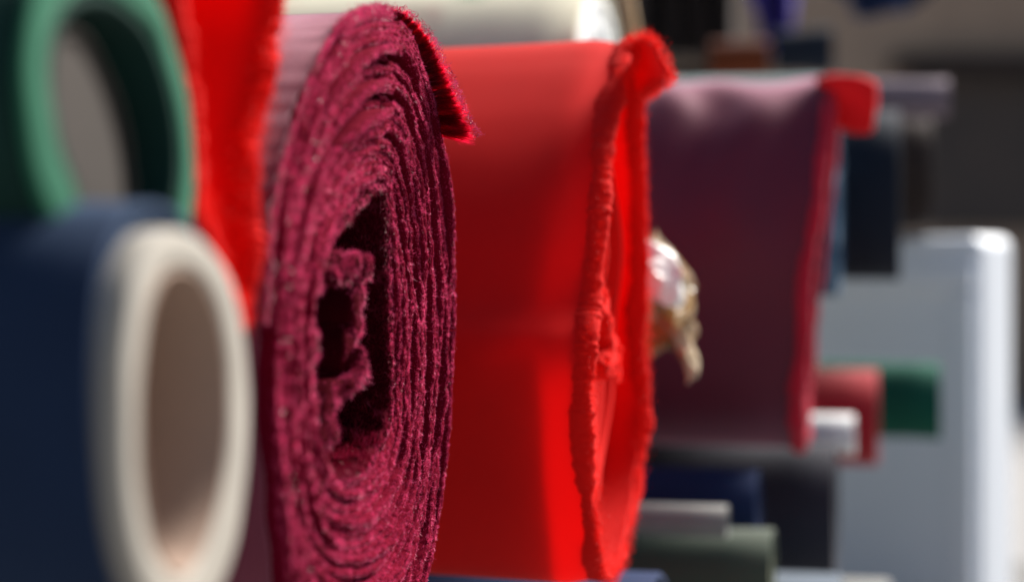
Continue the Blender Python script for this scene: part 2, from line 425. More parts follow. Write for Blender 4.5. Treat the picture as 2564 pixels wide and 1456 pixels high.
for i in range(TURNS):
    # turn i of the spiral: radius falls from ring i to ring i+1
    frac = np.mod(np.arange(NM)-t0, NM)/NM
    frac = 1-frac
    s = (i+frac)/TURNS
    wob = pnoise(NM, 5, 100+i)*.08+pnoise(NM, 22, 200+i)*.012
    r = Ro+(Ri-Ro)*np.clip(s+wob/TURNS*(0 if i == 0 else 1), 0, 1.02)
    th = np.minimum(SP*.86, .0024)*(1+.14*pnoise(NM, 24, 300+i))
    c = ctr+r[:, None]*np.stack([np.cos(TH), np.sin(TH)], 1)
    inn = ctr+(r-th)[:, None]*np.stack([np.cos(TH), np.sin(TH)], 1)
    # cut edge wanders in and out; some turns sit deep, mostly on the right-hand side
    side = .35+.65*np.clip(np.cos(TH-.2), 0, 1)
    top = np.exp(-((TH-np.pi*.52)/.5)**2)
    e = lay_w[i]*side+.0008*pnoise(NM, 6, 400+i)+.00022*pnoise(NM, 60, 500+i)-.0026*(i/TURNS)
    e += (.0035 if i in (3, 8, 12) else -.0006)*top*(1 if i else 0)
    if i == 0: e = e*.6
    Ld = .05
    ws = np.linspace(0, 1, 26 if i == 0 else 8)**1.6*Ld
    rows, uvs = [], []
    arc = np.concatenate([[0], np.cumsum(np.linalg.norm(np.diff(c, axis=0), axis=1))])
    for w_ in ws[::-1]:
        rows.append(fm.w(c, -w_+e*math.exp(-w_/.012))); uvs.append(np.stack([arc, np.full(NM, -w_)], 1))
    for q, b_ in ((.12, .00025), (.32, .0005), (.5, .0006), (.68, .0005), (.88, .00025)):
        rows.append(fm.w(c*(1-q)+inn*q, e+b_)); uvs.append(np.stack([arc, np.full(NM, .001*q)], 1))
    for w_ in ws:
        rows.append(fm.w(inn, -w_+e*math.exp(-w_/.012))); uvs.append(np.stack([arc, np.full(NM, -w_)], 1))
    P = np.stack(rows, 1)
    edge_w = np.exp(-np.abs(np.concatenate([ws[::-1], np.zeros(5), ws]))/.003)
    nz = np.stack([vnoise(P*900+7*i), vnoise(P*900+31+7*i), vnoise(P*900+77+7*i)], -1)*.0003
    nz2 = np.stack([vnoise(P*350+3*i), vnoise(P*350+11+3*i), vnoise(P*350+57+3*i)], -1)*.00016
    P = P+(nz+nz2)*edge_w[None, :, None]
    v, f = grid(P, close_i=False)     # open: the spiral steps inwards where the turn ends
    # bridge all but the step
    lay = mesh('fabric_layer', v, f, M['maroon_shade'] if i == TURNS-1 else M['maroon'], maroon, uv=np.stack(uvs, 1).reshape(-1, 2))
    # pile standing on the cut edge
    nf = int(arc[-1]*1000*76)
    k = rng.integers(0, NM, nf); kf = (k+rng.random(nf)) % NM; q = rng.random(nf)**.8
    k0 = kf.astype(int) % NM
    ang = TH[k0]+rng.random(nf)*(2*np.pi/NM)
    rr = r[k0]-th[k0]*q
    uvp = ctr+rr[:, None]*np.stack([np.cos(ang), np.sin(ang)], 1)
    back = rng.random(nf)**2*.0022
    pos = fm.w(uvp, e[k0]-back*(np.abs(q-.5)*2)**2+.0002)
    radial = np.cos(ang)[:, None]*fm.U+np.sin(ang)[:, None]*fm.V
    tang = -np.sin(ang)[:, None]*fm.U+np.cos(ang)[:, None]*fm.V
    cl = pos*1250
    lean = np.stack([vnoise(cl+5), vnoise(cl+91), vnoise(cl+33)], -1)
    dr = fm.N*rng.uniform(.35, 1.0, nf)[:, None]+radial*((.5-q)*1.5)[:, None]+lean[:, 0:1]*tang*.9+lean[:, 1:2]*radial*.7+rng.normal(size=(nf, 3))*.28
    dr /= np.linalg.norm(dr, axis=1, keepdims=True)
    ln = rng.uniform(.00035, .0009, nf)*(1+.5*lean[:, 2])
    stray = rng.random(nf) < .012; ln[stray] *= 2.0
    sh = np.clip(.42+.75*lean[:, 2]+rng.normal(size=nf)*.25, 0, 1)
    fibres('pile', pos, dr, ln, rng.uniform(.0001, .0002, nf), M['maroon_pile'], lay, sh)
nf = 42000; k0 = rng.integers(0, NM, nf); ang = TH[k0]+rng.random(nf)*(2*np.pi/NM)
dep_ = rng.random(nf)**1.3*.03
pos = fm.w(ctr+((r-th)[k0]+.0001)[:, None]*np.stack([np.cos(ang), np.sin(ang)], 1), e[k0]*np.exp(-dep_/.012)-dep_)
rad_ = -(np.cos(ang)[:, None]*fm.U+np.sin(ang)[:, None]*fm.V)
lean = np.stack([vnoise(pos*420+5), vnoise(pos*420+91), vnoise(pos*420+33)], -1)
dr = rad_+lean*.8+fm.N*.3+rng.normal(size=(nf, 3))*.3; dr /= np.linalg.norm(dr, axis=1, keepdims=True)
fibres('pile', pos, dr, rng.uniform(.0008, .0022, nf)*(1+.6*lean[:, 2]), rng.uniform(.00012, .00025, nf), M['maroon_pile'], lay, np.clip(.0+.15*lean[:, 2]+rng.normal(size=nf)*.08, 0, 1))  # hole pile kept at the dark tint, its shade put into the colour
sheet('outer_wrap', fm, ctr+(Ro+.0005)[:, None]*np.stack([np.cos(TH), np.sin(TH)], 1), -.0035, -.36, .0008, M['maroon_back'], maroon, nw=30, edge=.0005*pnoise(NM, 40, 77))
disc('back_end', fm, ctr+(Co-ctr)*.98, -.355, M['maroon_back'], maroon)

# fuzzy ribbon: a folded strip of velvet with pile on its cut edge
def ribbon(name, fr, path_px, th, w0, depth, mat, pmat, parent, closed, n=420, dens=85, plen=(.0008, .002), edge_amp=.001, seed=1, label=None, tilt=0, lean_dir=None, drop=None):
    c = smooth(fr.uv(path_px), n, closed)
    inn = offset_in(c, th*(1+.25*pnoise(n, 14, seed)), closed)
    e = edge_amp*(pnoise(n, 8, seed+1)+.5*pnoise(n, 30, seed+2))+w0
    if drop is not None: e = e+np.interp(np.linspace(0, 1, n), *drop)
    ws = np.linspace(0, 1, 10)**1.5*depth
    rows = []
    for w_ in ws[::-1]: rows.append(fr.w(c, -w_+e*math.exp(-w_/.02)))
    for q, b_ in ((.2, .0004), (.5, .0007), (.8, .0004)): rows.append(fr.w(c*(1-q)+inn*q, e+b_))
    for w_ in ws: rows.append(fr.w(inn, -w_+e*math.exp(-w_/.02)))
    P = np.stack(rows, 1)
    P = P+np.stack([vnoise(P*420+seed), vnoise(P*420+11+seed), vnoise(P*420+57+seed)], -1)*.0008
    v, f = grid(P, close_i=closed)
    uvc = np.concatenate([[0], np.cumsum(np.linalg.norm(np.diff(c, axis=0), axis=1))])
    o = mesh(name, v, f, mat, parent, label=label, uv=np.repeat(np.stack([uvc, uvc*0], 1), P.shape[1], 0))
    nf = int(uvc[-1]*1000*dens)
    kf = rng.random(nf)*(n-1); k0 = kf.astype(int); fr_ = (kf-k0)[:, None]
    q = rng.random(nf)[:, None]
    a = (c[k0]*(1-fr_)+c[k0+1]*fr_); b = (inn[k0]*(1-fr_)+inn[k0+1]*fr_)
    uvp = a*(1-q)+b*q
    wv = e[k0]*(1-fr_[:, 0])+e[k0+1]*fr_[:, 0]
    pos = fr.w(uvp, wv-rng.random(nf)**2*.003*(np.abs(q[:, 0]-.5)*2)**2)
    d2 = a-b; d2 /= np.linalg.norm(d2, axis=1, keepdims=True)+1e-9
    rad = d2[:, 0:1]*fr.U+d2[:, 1:2]*fr.V
    tg = -d2[:, 1:2]*fr.U+d2[:, 0:1]*fr.V
    cl = pos*600; lean = np.stack([vnoise(cl+5), vnoise(cl+91), vnoise(cl+33)], -1)
    dr = fr.N*rng.uniform(.4, 1, nf)[:, None]+rad*((.5-q)*1.8)+lean[:, 0:1]*tg*.9+lean[:, 1:2]*rad*.6+rng.normal(size=(nf, 3))*.25
    if lean_dir is not None: dr = dr*.45+np.asarray(lean_dir)
    dr /= np.linalg.norm(dr, axis=1, keepdims=True)
    ln = rng.uniform(*plen, nf)*(1+.4*lean[:, 2])
    sh = np.clip(.45+.45*lean[:, 2]+rng.normal(size=nf)*.22, 0, 1)
    fibres('pile', pos, dr, ln, rng.uniform(.00011, .00022, nf), pmat, o, sh)
    return o

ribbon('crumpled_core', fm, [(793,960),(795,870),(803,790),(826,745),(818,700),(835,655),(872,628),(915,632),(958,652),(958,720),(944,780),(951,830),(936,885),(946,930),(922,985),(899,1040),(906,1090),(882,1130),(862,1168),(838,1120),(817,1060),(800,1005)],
       .0062, -.005, .05, M['maroon_shade'], M['maroon_pile'], maroon, True, seed=11, edge_amp=.0016)
ribbon('crumpled_core', fm, [(806,985),(830,978),(868,982),(905,975),(930,958)], .0035, -.012, .04, M['maroon_shade'], M['maroon_pile'], maroon, False, n=160, seed=31)
ribbon('crumpled_core', fm, [(838,700),(862,672),(890,668),(925,655),(952,668)], .003, -.004, .03, M['maroon_shade'], M['maroon_pile'], maroon, False, n=160, seed=41)

# loose end of the outermost turn, lifted off the roll at the upper right
fa = [(962,30),(990,42),(1012,72),(1036,125),(1058,190),(1080,262),(1108,342)]      # where the pile roots
fo = [(965,24),(1008,28),(1056,62),(1093,118),(1124,185),(1158,262),(1196,340)]     # where its tips end
A3 = smooth([pt(x, y, .452+.0001*k*k) for k, (x, y) in enumerate(fa)], 260, False)
B3 = smooth([pt(x, y, .446) for k, (x, y) in enumerate(fo)], 260, False)
R3 = smooth([pt(x-10-2.6*k, y+4, .468) for k, (x, y) in enumerate(fa)], 260, False)
flap = loft('loose_flap', A3[::9], R3[::9], M['maroon_back'], maroon, n=80, m=10, th=.001, seed=3, label='dark underside of the loose fringed end')
loft('flap_backing', A3[::9]+np.array([0, .0012, .0006]), (A3*.65+B3*.35)[::9]+np.array([0, .002, .0008]), M['flap'], maroon, n=80, m=10, th=.0004, seed=4)
nf = 10000; kf = rng.random(nf)*258; k0 = kf.astype(int); q = (kf-k0)[:, None]
a_ = A3[k0]*(1-q)+A3[k0+1]*q; b_ = B3[k0]*(1-q)+B3[k0+1]*q
cl = np.stack([kf*.30, kf*0, kf*0], 1); tuft = np.stack([vnoise(cl+3), vnoise(cl+50), vnoise(cl+99)], -1)
h = rng.random(nf)[:, None]**1.4
st_ = a_*(1-h*.7)+b_*h*.7+rng.normal(size=(nf, 3))*.00022
dv_ = (b_-a_)/(np.linalg.norm(b_-a_, axis=1, keepdims=True)+1e-9)+tuft*np.array([.10, .2, .24])+rng.normal(size=(nf, 3))*.07+np.array([0, -.12, -.05])
dv_ /= np.linalg.norm(dv_, axis=1, keepdims=True)
ln_ = np.linalg.norm(b_-a_, axis=1)*(1-h[:, 0]*.7)*rng.uniform(.72, 1.06, nf)*(1+.12*tuft[:, 2])
fibres('fringe', st_, dv_, ln_, rng.uniform(.00012, .00026, nf), M['maroon_fringe'], flap, np.clip(.5+.75*tuft[:, 1]+rng.normal(size=nf)*.2, 0, 1))
fuzz3(B3, 40, (.0005, .0013), M['maroon_pile'], flap, spread=.0006, out=(.5, -.4, .2))
# loose threads at the crest, pointing left over the backing
th_s = np.stack([pt(x, y, .385+.01*k) for k, (x, y) in enumerate(((862,72),(850,84),(866,60),(838,118),(828,140)))])
th_e = np.stack([pt(x, y, .380+.01*k) for k, (x, y) in enumerate(((778,76),(786,100),(800,52),(768,128),(775,168)))])
dd_ = th_e-th_s; ll_ = np.linalg.norm(dd_, axis=1)
fibres('loose_threads', np.repeat(th_s, 6, 0)+rng.normal(size=(30, 3))*.0003, np.repeat(dd_/ll_[:, None], 6, 0)+rng.normal(size=(30, 3))*.02, np.repeat(ll_, 6)*rng.uniform(.6, 1, 30), .0003, M['maroon_pile'], maroon, rng.random(30))
# second wrap on the body ending in a crease
kk = [(k % NM) for k in range(int(NM*.215), int(NM*.49))]
cw = ctr+(Ro[kk]+.0008+.0010*np.linspace(0, 1, len(kk)))[:, None]*np.stack([np.cos(TH[kk]), np.sin(TH[kk])], 1)
sheet('outer_overlap', fm, cw, -.0015, -.355, .0012, M['maroon_back'], maroon, closed=False, nw=30, edge=.0008*pnoise(len(kk), 20, 3))
edge_fuzz(fm, cw, -.0002, 45, (.0004, .001), M['maroon_pile'], maroon, spread=.0008, back=.0004)
edge_fuzz(fm, cw[:90], .0004, 160, (.0006, .0016), M['maroon_pile'], maroon, spread=.0016, back=.0004)
# white specks standing for lint glints on the pile
lm = plain('lint', (.9, .9, .88), rough=.25)
lv, lf = [], []
for _ in range(34):
    a = rng.uniform(np.pi*.55, np.pi*1.4)
    j = int(a/(2*np.pi)*NM) % NM; r_ = Ro[j]-rng.random()*.3*(Ro[j]-Ri[j])-.0006
    p = fm.w(np.array([ctr+r_*np.array([math.cos(a), math.sin(a)])]), np.array([rng.uniform(.0006, .002)]))[0]
    s = rng.uniform(.0001, .0002); q = len(lv)
    lv += [p+s*np.array(x) for x in ((1,0,0),(-1,0,0),(0,1,0),(0,-1,0),(0,0,1),(0,0,-1))]
    lf += [(q+x, q+y, q+z) for x in (0, 1) for y in (2, 3) for z in (4, 5)]
mesh('lint_glints', lv, lf, lm, maroon, smoothf=False, kind='stuff')

# ================================================================== BRIGHT RED ROLL
fr = Frame(1465, 760, .495, 77)
red_px = [(1572,112),(1552,170),(1528,280),(1511,380),(1499,480),(1489,600),(1480,740),(1466,850),(1463,960),(1468,1080),(1475,1190),(1484,1300),(1496,1390),(1508,1440),
          (1522,1442),(1546,1400),(1570,1300),(1587,1200),(1599,1080),(1607,950),(1611,820),(1610,700),(1604,560),(1598,430),(1594,300),(1593,200),(1590,130)]
NR = 700
cr = smooth(fr.uv(red_px), NR)
base = fr.w(np.array([[cr[:, 0].mean(), cr[:, 1].min()]]), np.array([-.02]))[0]
red = thing('red_velvet_roll', 'large bright red velvet roll right of the maroon one, hollow end with ruffled rim', 'fabric roll', base)
def rdisp(P, f_):
    nz = vnoise(P*np.array([14, 14, 22]))*.0012+vnoise(P*np.array([45, 45, 60]))*.0003+vnoise(P*np.array([9, 9, 120]))*.00008+vnoise(P*np.array([60, 60, 200]))*.00003
    w_ = (P-f_.O)@f_.N; cpt = f_.w(cr.mean(0)[None], np.zeros(1))[0]
    rad = P-cpt; rad = rad-(rad@f_.N)[..., None]*f_.N; rad /= np.linalg.norm(rad, axis=-1, keepdims=True)+1e-9
    fl = .0020*np.clip(-w_/.011, 0, 1)**1.5*np.exp(-np.clip(-w_-.011, 0, 1)/.05)
    return P+nz[..., None]*np.array([0, -1, 0])+fl[..., None]*rad
sheet('outer_wrap', fr, cr, 0, -.34, .0012, M['red'], red, nw=46, disp=rdisp, edge=.0006*pnoise(NR, 40, 9), wpow=1.5)
cc = cr.mean(0)
for j, (s, w_) in enumerate(((.97, -.0115), (.86, -.009), (.70, -.012), (.50, -.010))):
    c = cc+(cr-cc)*s*(1+.02*pnoise(NR, 5, 20+j)*(j > 0))[:, None]
    sheet('fabric_layer', fr, c, w_, -.06 if j else -.33, .0035, M['red_in'], red, nw=8, edge=.0012*pnoise(NR, 10, 40+j))
disc('back_end', fr, cc+(cr-cc)*.97, -.335, M['red_in'], red)
# ruffled, gathered rim
def rope(name, f_, c, w_, rad, mat, parent, pleat=130, amp=.13, closed=True, seed=0, squash=1.3):
    n = len(c); m_ = 14
    t3 = f_.w(c, np.zeros(n)+w_+.0009*pnoise(n, 12, seed))
    tg = np.gradient(t3, axis=0); tg /= np.linalg.norm(tg, axis=1, keepdims=True)
    b1 = np.cross(tg, f_.N); b1 /= np.linalg.norm(b1, axis=1, keepdims=True)
    phi = np.linspace(0, 2*np.pi, m_, endpoint=False)
    ph = np.cumsum(1+.9*pnoise(n, 60, seed+5))*pleat/n*2*np.pi
    rr = rad*(1+amp*np.sin(ph)+.16*pnoise(n, 30, seed+1)+.08*pnoise(n, 90, seed+3))
    P = t3[:, None]+rr[:, None, None]*(np.cos(phi)[None, :, None]*b1[:, None]+squash*np.sin(phi)[None, :, None]*f_.N)
    P = P+np.stack([vnoise(P*500), vnoise(P*500+9), vnoise(P*500+40)], -1)*.0004
    v, f = grid(P, close_i=closed, close_j=True)
    return mesh(name, v, f, mat, parent)
cfine = smooth(fr.uv(red_px), 1800)
rim = rope('ruffled_rim', fr, cfine, -.0006, .0013, M['red_in'], red, amp=.07, seed=61, squash=2.6)
edge_fuzz(fr, cr, .0012, 60, (.0006, .0014), M['red_pile'], rim, spread=.003)
# crumpled inner end pushing out on the near side
ribbon('crumpled_fold', fr, [(1494,690),(1516,745),(1528,790),(1539,815),(1547,870),(1539,925),(1524,952),(1510,915),(1519,860),(1504,800)], .0042, .0005, .035, M['red_in'], M['red_pile'], red, True, n=260, dens=30, seed=71, edge_amp=.0012)
# folded corner at the top
fl_ = loft('folded_corner', [pt(1560,125,.535), pt(1590,98,.54), pt(1635,100,.53), pt(1684,188,.52)],
           [pt(1568,170,.555), pt(1590,190,.57), pt(1602,215,.575), pt(1612,240,.57)], M['red_in'], red, bulge=(.002, -.002, .001), th=.002, seed=5)
_A = smooth([pt(1560,122,.533), pt(1590,98,.537), pt(1635,100,.527), pt(1684,188,.517), pt(1650,215,.53), pt(1612,240,.565)], 300, False)
fuzz3(_A, 60, (.0008, .002), M['red_pile'], fl_)

# ================================================================== RED ROLL, UPPER LEFT
f2 = Frame(690, 60, .338, 77)
r2_px = [(600,-260),(500,-240),(440,-120),(425,20),(438,150),(455,280),(475,400),(500,520),(532,640),(560,730),(580,785),(592,770),(600,690),(606,600),(612,500),(624,400),(642,290),(663,170),(682,60),(692,-60),(685,-180),(650,-250)]
c2 = smooth(f2.uv(r2_px), 600)
base = f2.w(np.array([[c2[:, 0].mean(), c2[:, 1].min()]]), np.array([-.02]))[0]
red2 = thing('red_velvet_roll', 'scarlet velvet roll end hanging in a point between green tube and maroon roll', 'fabric roll', base)
sheet('outer_wrap', f2, c2, 0, -.3, .0014, M['red'], red2, nw=30, edge=.0008*pnoise(600, 30, 4), wpow=1.5)
c2c = c2.mean(0)+np.array([0, .012])
for j, s in enumerate((.80, .66)):
    c = c2c+(c2-c2c)*np.array([s*.9, s])
    sheet('fabric_layer', f2, c, -.022-.006*j, -.08, .003, M['red_in'], red2, nw=6, edge=.002*pnoise(600, 6, 14+j))
disc('back_end', f2, c2c+(c2-c2c)*.95, -.295, M['red_in'], red2)
rm2 = rope('ruffled_rim', f2, smooth(f2.uv(r2_px), 1200), -.0002, .0017, M['red_in'], red2, pleat=110, amp=.15, seed=81, squash=1.6)
edge_fuzz(f2, c2, .001, 70, (.0008, .0018), M['red_pile'], rm2, spread=.003, back=.002)
tip = f2.uv([(580, 785), (572, 800)])
edge_fuzz(f2, smooth(f2.uv([(575,750),(580,785),(565,800)]), 60, False), .001, 200, (.002, .004), M['red_pile'], rm2, spread=.002)

# ================================================================== GREEN TUBE, UPPER LEFT
fg = Frame(280, 300, .260, 77)
g_out = smooth(fg.uv([(110,-60),(78,60),(65,200),(75,320),(105,450),(150,560),(225,650),(330,705),(420,690),(470,620),(492,500),(490,350),(470,200),(430,60),(375,-45),(285,-110),(180,-110)]), 240)
g_in = smooth(fg.uv([(142,70),(126,200),(140,320),(172,430),(216,540),(290,630),(380,650),(438,580),(460,450),(455,320),(428,190),(378,70),(290,-10),(200,-10)]), 240)
base = fg.w(np.array([[g_out[:, 0].mean(), g_out[:, 1].min()]]), np.array([-.02]))[0]
gt = thing('green_fabric_roll', 'dark green fabric roll at upper left with thick pale green rim', 'fabric roll', base)
def tube(name, f_, co_, ci_, w0, w1, mat, parent, rnd=.002, nw=12, label=None):
    rows = []
    # match by angle
    def al(c, m_):
        k = c-m_; a = np.arctan2(k[:, 1], k[:, 0]); o = np.argsort(a); return np.stack([np.interp(T_, np.concatenate([a[o]-2*np.pi, a[o], a[o]+2*np.pi]), np.tile(c[o, q], 3)) for q in (0, 1)], 1)
    T_ = np.linspace(-np.pi, np.pi, 240, endpoint=False); m_ = ci_.mean(0)
    A, B = al(co_, m_), al(ci_, m_)
    ws = np.linspace(w1, w0-rnd, nw)
    for w_ in ws: rows.append(f_.w(A, np.full(240, w_)))
    for q, h in ((.04, .6), (.12, .9), (.25, 1), (.5, 1.05), (.75, 1), (.88, .9), (.96, .6)): rows.append(f_.w(A*(1-q)+B*q, np.full(240, w0-rnd+rnd*h)))
    for w_ in ws[::-1]: rows.append(f_.w(B, np.full(240, w_)))
    P = np.stack(rows, 1); P = P+vnoise(P*120)[..., None]*.0003
    v, f = grid(P, close_i=True); return mesh(name, v, f, mat, parent, label=label)
tube('rim', fg, g_out, g_in, 0, -.0014, M['green'], gt, rnd=.0009)
gm = g_out.mean(0)
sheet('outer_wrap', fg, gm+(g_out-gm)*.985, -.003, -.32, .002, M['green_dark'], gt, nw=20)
sheet('lining', fg, g_in.mean(0)+(g_in-g_in.mean(0))*.998, -.0012, -.20, .002, M['green_dark'], gt, nw=10)  # shadow inside the hollow put into the near-black lining colour
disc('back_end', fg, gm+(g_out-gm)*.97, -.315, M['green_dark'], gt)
core_px = [(158,110),(142,220),(158,330),(190,440),(232,540),(290,610),(340,600),(352,500),(345,400),(325,300),(290,190),(245,100),(200,75)]
cg = smooth(fg.uv(core_px), 160)
ccg = cg.mean(0)
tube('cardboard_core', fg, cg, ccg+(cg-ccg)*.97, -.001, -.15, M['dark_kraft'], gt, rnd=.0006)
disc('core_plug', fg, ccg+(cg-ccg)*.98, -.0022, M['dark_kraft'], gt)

# ================================================================== BLUE ROLL WITH CREAM CORE
fc = Frame(430, 1010, .250, 77)
c_out = smooth(fc.uv([(445,572),(392,594),(352,662),(327,750),(314,880),(310,1010),(313,1140),(325,1290),(350,1420),(392,1530),(445,1565),(505,1545),(556,1480),(592,1380),(616,1260),(628,1120),(630,1000),(622,880),(603,770),(570,670),(520,600),(480,575)]), 240)
c_in = smooth(fc.uv([(457,668),(412,692),(378,770),(358,885),(349,1010),(352,1130),(365,1255),(393,1375),(448,1445),(502,1405),(540,1310),(565,1195),(577,1080),(578,975),(570,870),(548,768),(508,692)]), 240)
base = fc.w(np.array([[c_out[:, 0].mean(), c_out[:, 1].min()]]), np.array([-.03]))[0]
bl = thing('blue_fabric_roll', 'dark blue fabric roll at lower left wound on a protruding cream cardboard tube', 'fabric roll', base)
tube('core_tube', fc, c_out, c_in, 0, -.30, M['cream'], bl, rnd=.0012, nw=16, label='cream cardboard tube sticking out of the blue roll')
cm = c_in.mean(0)
sheet('tube_lining', fc, cm+(c_in-cm)*.992, -.0005, -.2, .0006, M['cream_in'], bl, nw=10, label='brown inside of the cardboard tube')
com = c_out.mean(0)
c_blue = com+np.array([-.001, .0010])+(c_out-com)*1.085
def bdisp(P, f_):
    return P+(vnoise(P*30)*.0012)[..., None]*np.array([0, -.5, .8])
sheet('outer_wrap', fc, c_blue, -.0040, -.30, .0015, M['blue'], bl, nw=22, disp=bdisp)
for j, s in enumerate((1.075, 1.05, 1.025)):
    sheet('fabric_layer', fc, com+(c_out-com)*s, -.0050-.0008*(j % 2), -.06, .001, M['blue'], bl, nw=5)

# ================================================================== PLUM ROLL AND ITS NEIGHBOURS, FURTHER BACK
fp = Frame(2040, 660, .80, 77)
cp = ellipse(0, 0, .052, .086, 300)
plean = .105*cp[:, 1]
base = fp.w(np.array([[cp[:, 0].mean(), cp[:, 1].min()]]), np.array([-.02]))[0]
pm = thing('plum_satin_roll', 'dark plum satin fabric roll with pale sheen on top and rose edge', 'fabric roll', base)
def pdisp(P, f_):
    w_ = (P-f_.O)@f_.N; z = P[..., 2]-f_.O[2]
    up = np.clip((z+.01)/.08, 0, 1)
    cre = np.sin((w_*190+z*30)+2.5*vnoise(P*22))*up*.0011
    cre2 = np.sin((w_*120-z*40)+2.5*vnoise(P*19+9))*up*.0012
    return P+(cre+cre2)[..., None]*np.array([0, -.8, .6])
sheet('outer_wrap', fp, cp, 0, -.36, .002, M['plum'], pm, nw=90, disp=pdisp, edge=plean)
pc = cp.mean(0)
for j, s in enumerate((.8, .66, .5)):
    sheet('fabric_layer', fp, pc+(cp-pc)*s, -.006-.002*j, -.05, .004, M['rose'], pm, nw=4, edge=plean*s)
rmp = rope('velvet_edge', fp, ellipse(0, 0, .052, .086, 700), .001+.105*.084*np.sin(np.linspace(0, 2*np.pi, 700, endpoint=False)), .0022, M['rose'], pm, pleat=60, amp=.05, seed=91, squash=1.4)
loft('folded_corner', [pt(2040,196,.78), pt(2090,183,.77), pt(2150,190,.765), pt(2196,205,.76)], [pt(2088,255,.79), pt(2105,300,.79), pt(2150,322,.785), pt(2190,318,.78)], M['tag'], pm, th=.004, bulge=(0, -.006, .004))
disc('back_end', fp, pc+(cp-pc)*.97, -.355, M['plum'], pm)

simple_roll('teal_fabric_roll', 'teal grey fabric roll peeking out above the plum satin roll', 2056, 330, .98, .032, M['teal'], L=.4)
simple_roll('navy_fabric_roll', 'near black navy roll end directly right of the plum satin roll', 2250, 490, 1.02, .052, M['black'], L=.4, ru=.05, rimmat=M['navy'])
simple_roll('steel_blue_fabric_roll', 'thin steel blue roll squeezed between plum edge and black navy roll', 2098, 520, .93, .048, M['steel'], L=.35)
simple_roll('lilac_fabric_roll', 'pale lilac roll on top of the black navy roll at upper right', 2375, 245, 1.16, .0135, M['lilac'], L=.4)
simple_roll('grey_brown_fabric_roll', 'dull brown roll behind the black navy roll at right', 2330, 430, 1.24, .042, M['brown'], L=.4)

# lower right stack
simple_roll('charcoal_fabric_roll', 'charcoal fabric roll below the plum roll with pale lit top', 2092, 1275, .86, .033, M['charcoal'], L=.45)
simple_roll('navy_blue_fabric_roll', 'navy blue roll lying in front of the charcoal roll', 1900, 1262, .76, .0165, M['navy'], L=.4)
simple_roll('pale_grey_fabric_roll', 'thin pale grey roll resting on the olive roll', 1822, 1302, .70, .0065, M['greycloth'], L=.35, core=False)
simple_roll('olive_fabric_roll', 'olive green roll with khaki end at bottom right', 1935, 1418, .72, .0165, M['olive'], L=.4, rimmat=M['khaki'])
simple_roll('slate_fabric_roll', 'slate blue roll along the bottom edge under the olive roll', 2100, 1768, .76, .0597, M['slate'], L=.5)
simple_roll('pale_fabric_roll', 'pale roll end poking out at the bottom right of the charcoal roll', 2225, 1655, .93, .0435, M['greycloth'], L=.5)
simple_roll('emerald_fabric_roll', 'emerald green roll end in front of the white plastic container', 2352, 1005, 1.04, .0235, M['emerald'], L=.4)
simple_roll('crimson_fabric_roll', 'small crimson roll end left of the emerald roll', 2196, 1045, .97, .0265, M['crimson'], L=.4)
simple_roll('white_fabric_roll', 'small white roll end tucked under the crimson roll beside the rose edge', 2138, 1088, .90, .0105, M['white'], L=.3)
# lower layer that carries the front rolls
simple_roll('midnight_blue_fabric_roll', 'midnight blue roll lying underneath the bright red roll', 1640, 1760, .60, .046, M['navy'], L=.6)

# ================================================================== CREASED BROWN WRAPPING
crm, nt, b = newmat('glossy_brown_wrap')
_tc = N(nt, 'ShaderNodeTexCoord'); _no = N(nt, 'ShaderNodeTexNoise'); _no.inputs['Scale'].default_value = 45
nt.links.new(_tc.outputs['Object'], _no.inputs['Vector'])
_cr = N(nt, 'ShaderNodeValToRGB'); _cr.color_ramp.elements[0].color = (.26, .14, .04, 1); _cr.color_ramp.elements[1].color = (.44, .33, .2, 1)
_cr.color_ramp.elements[0].position = .4; _cr.color_ramp.elements[1].position = .6
nt.links.new(_no.outputs['Fac'], _cr.inputs[0]); nt.links.new(_cr.outputs[0], b.inputs['Base Color'])
b.inputs['Roughness'].default_value = .18; b.inputs['Coat Weight'].default_value = .8
fw_ = Frame(1700, 770, .66, 77)
base = pt(1690, 960, .66)
wr = thing('cardboard_core_end', 'glossy brown crumpled wrapping poking out behind the bright red roll', 'wrapping', base)
prof = [(-.030, .0235), (-.012, .0225), (-.004, .021), (.004, .017), (.009, .010), (.012, .004), (.0125, .0005)]
n_ = 64; tt = np.linspace(0, 2*np.pi, n_, endpoint=False); rows = []
ctrp = pt(1668, 748, .66)
for w_, r_ in prof:
    k = 1+.16*np.sign(np.sin(5*tt+w_*200))*np.abs(np.sin(5*tt+w_*200))**.6*(.4 if w_ < -.01 else 1)
    uvp = np.stack([r_*k*np.cos(tt)*1.05, r_*k*np.sin(tt)], 1)
    rows.append(ctrp+uvp[:, 0:1]*fw_.U+uvp[:, 1:2]*fw_.V+w_*fw_.N)
P = np.stack(rows, 1); P = P+np.stack([vnoise(P*130), vnoise(P*130+5), vnoise(P*130+50)], -1)*.004
v, f = grid(P, close_i=True); mesh('crumpled_end', v, f, crm, wr, smoothf=False)
tw = smooth([pt(1690,800,.65), pt(1705,850,.648), pt(1722,900,.645), pt(1722,962,.645)], 24, False)
ra = np.linspace(.0085, .0015, 24); ph = np.linspace(0, 2*np.pi, 12, endpoint=False)
P = tw[:, None]+ra[:, None, None]*(np.cos(ph)[None, :, None]*np.array([1., 0, 0])*.8+np.sin(ph)[None, :, None]*np.array([0, 1., 0]))
P = P+np.stack([vnoise(P*200), vnoise(P*200+5), vnoise(P*200+50)], -1)*.0025
v, f = grid(P, close_j=True); mesh('twisted_tail', v, f, crm, wr, smoothf=False)

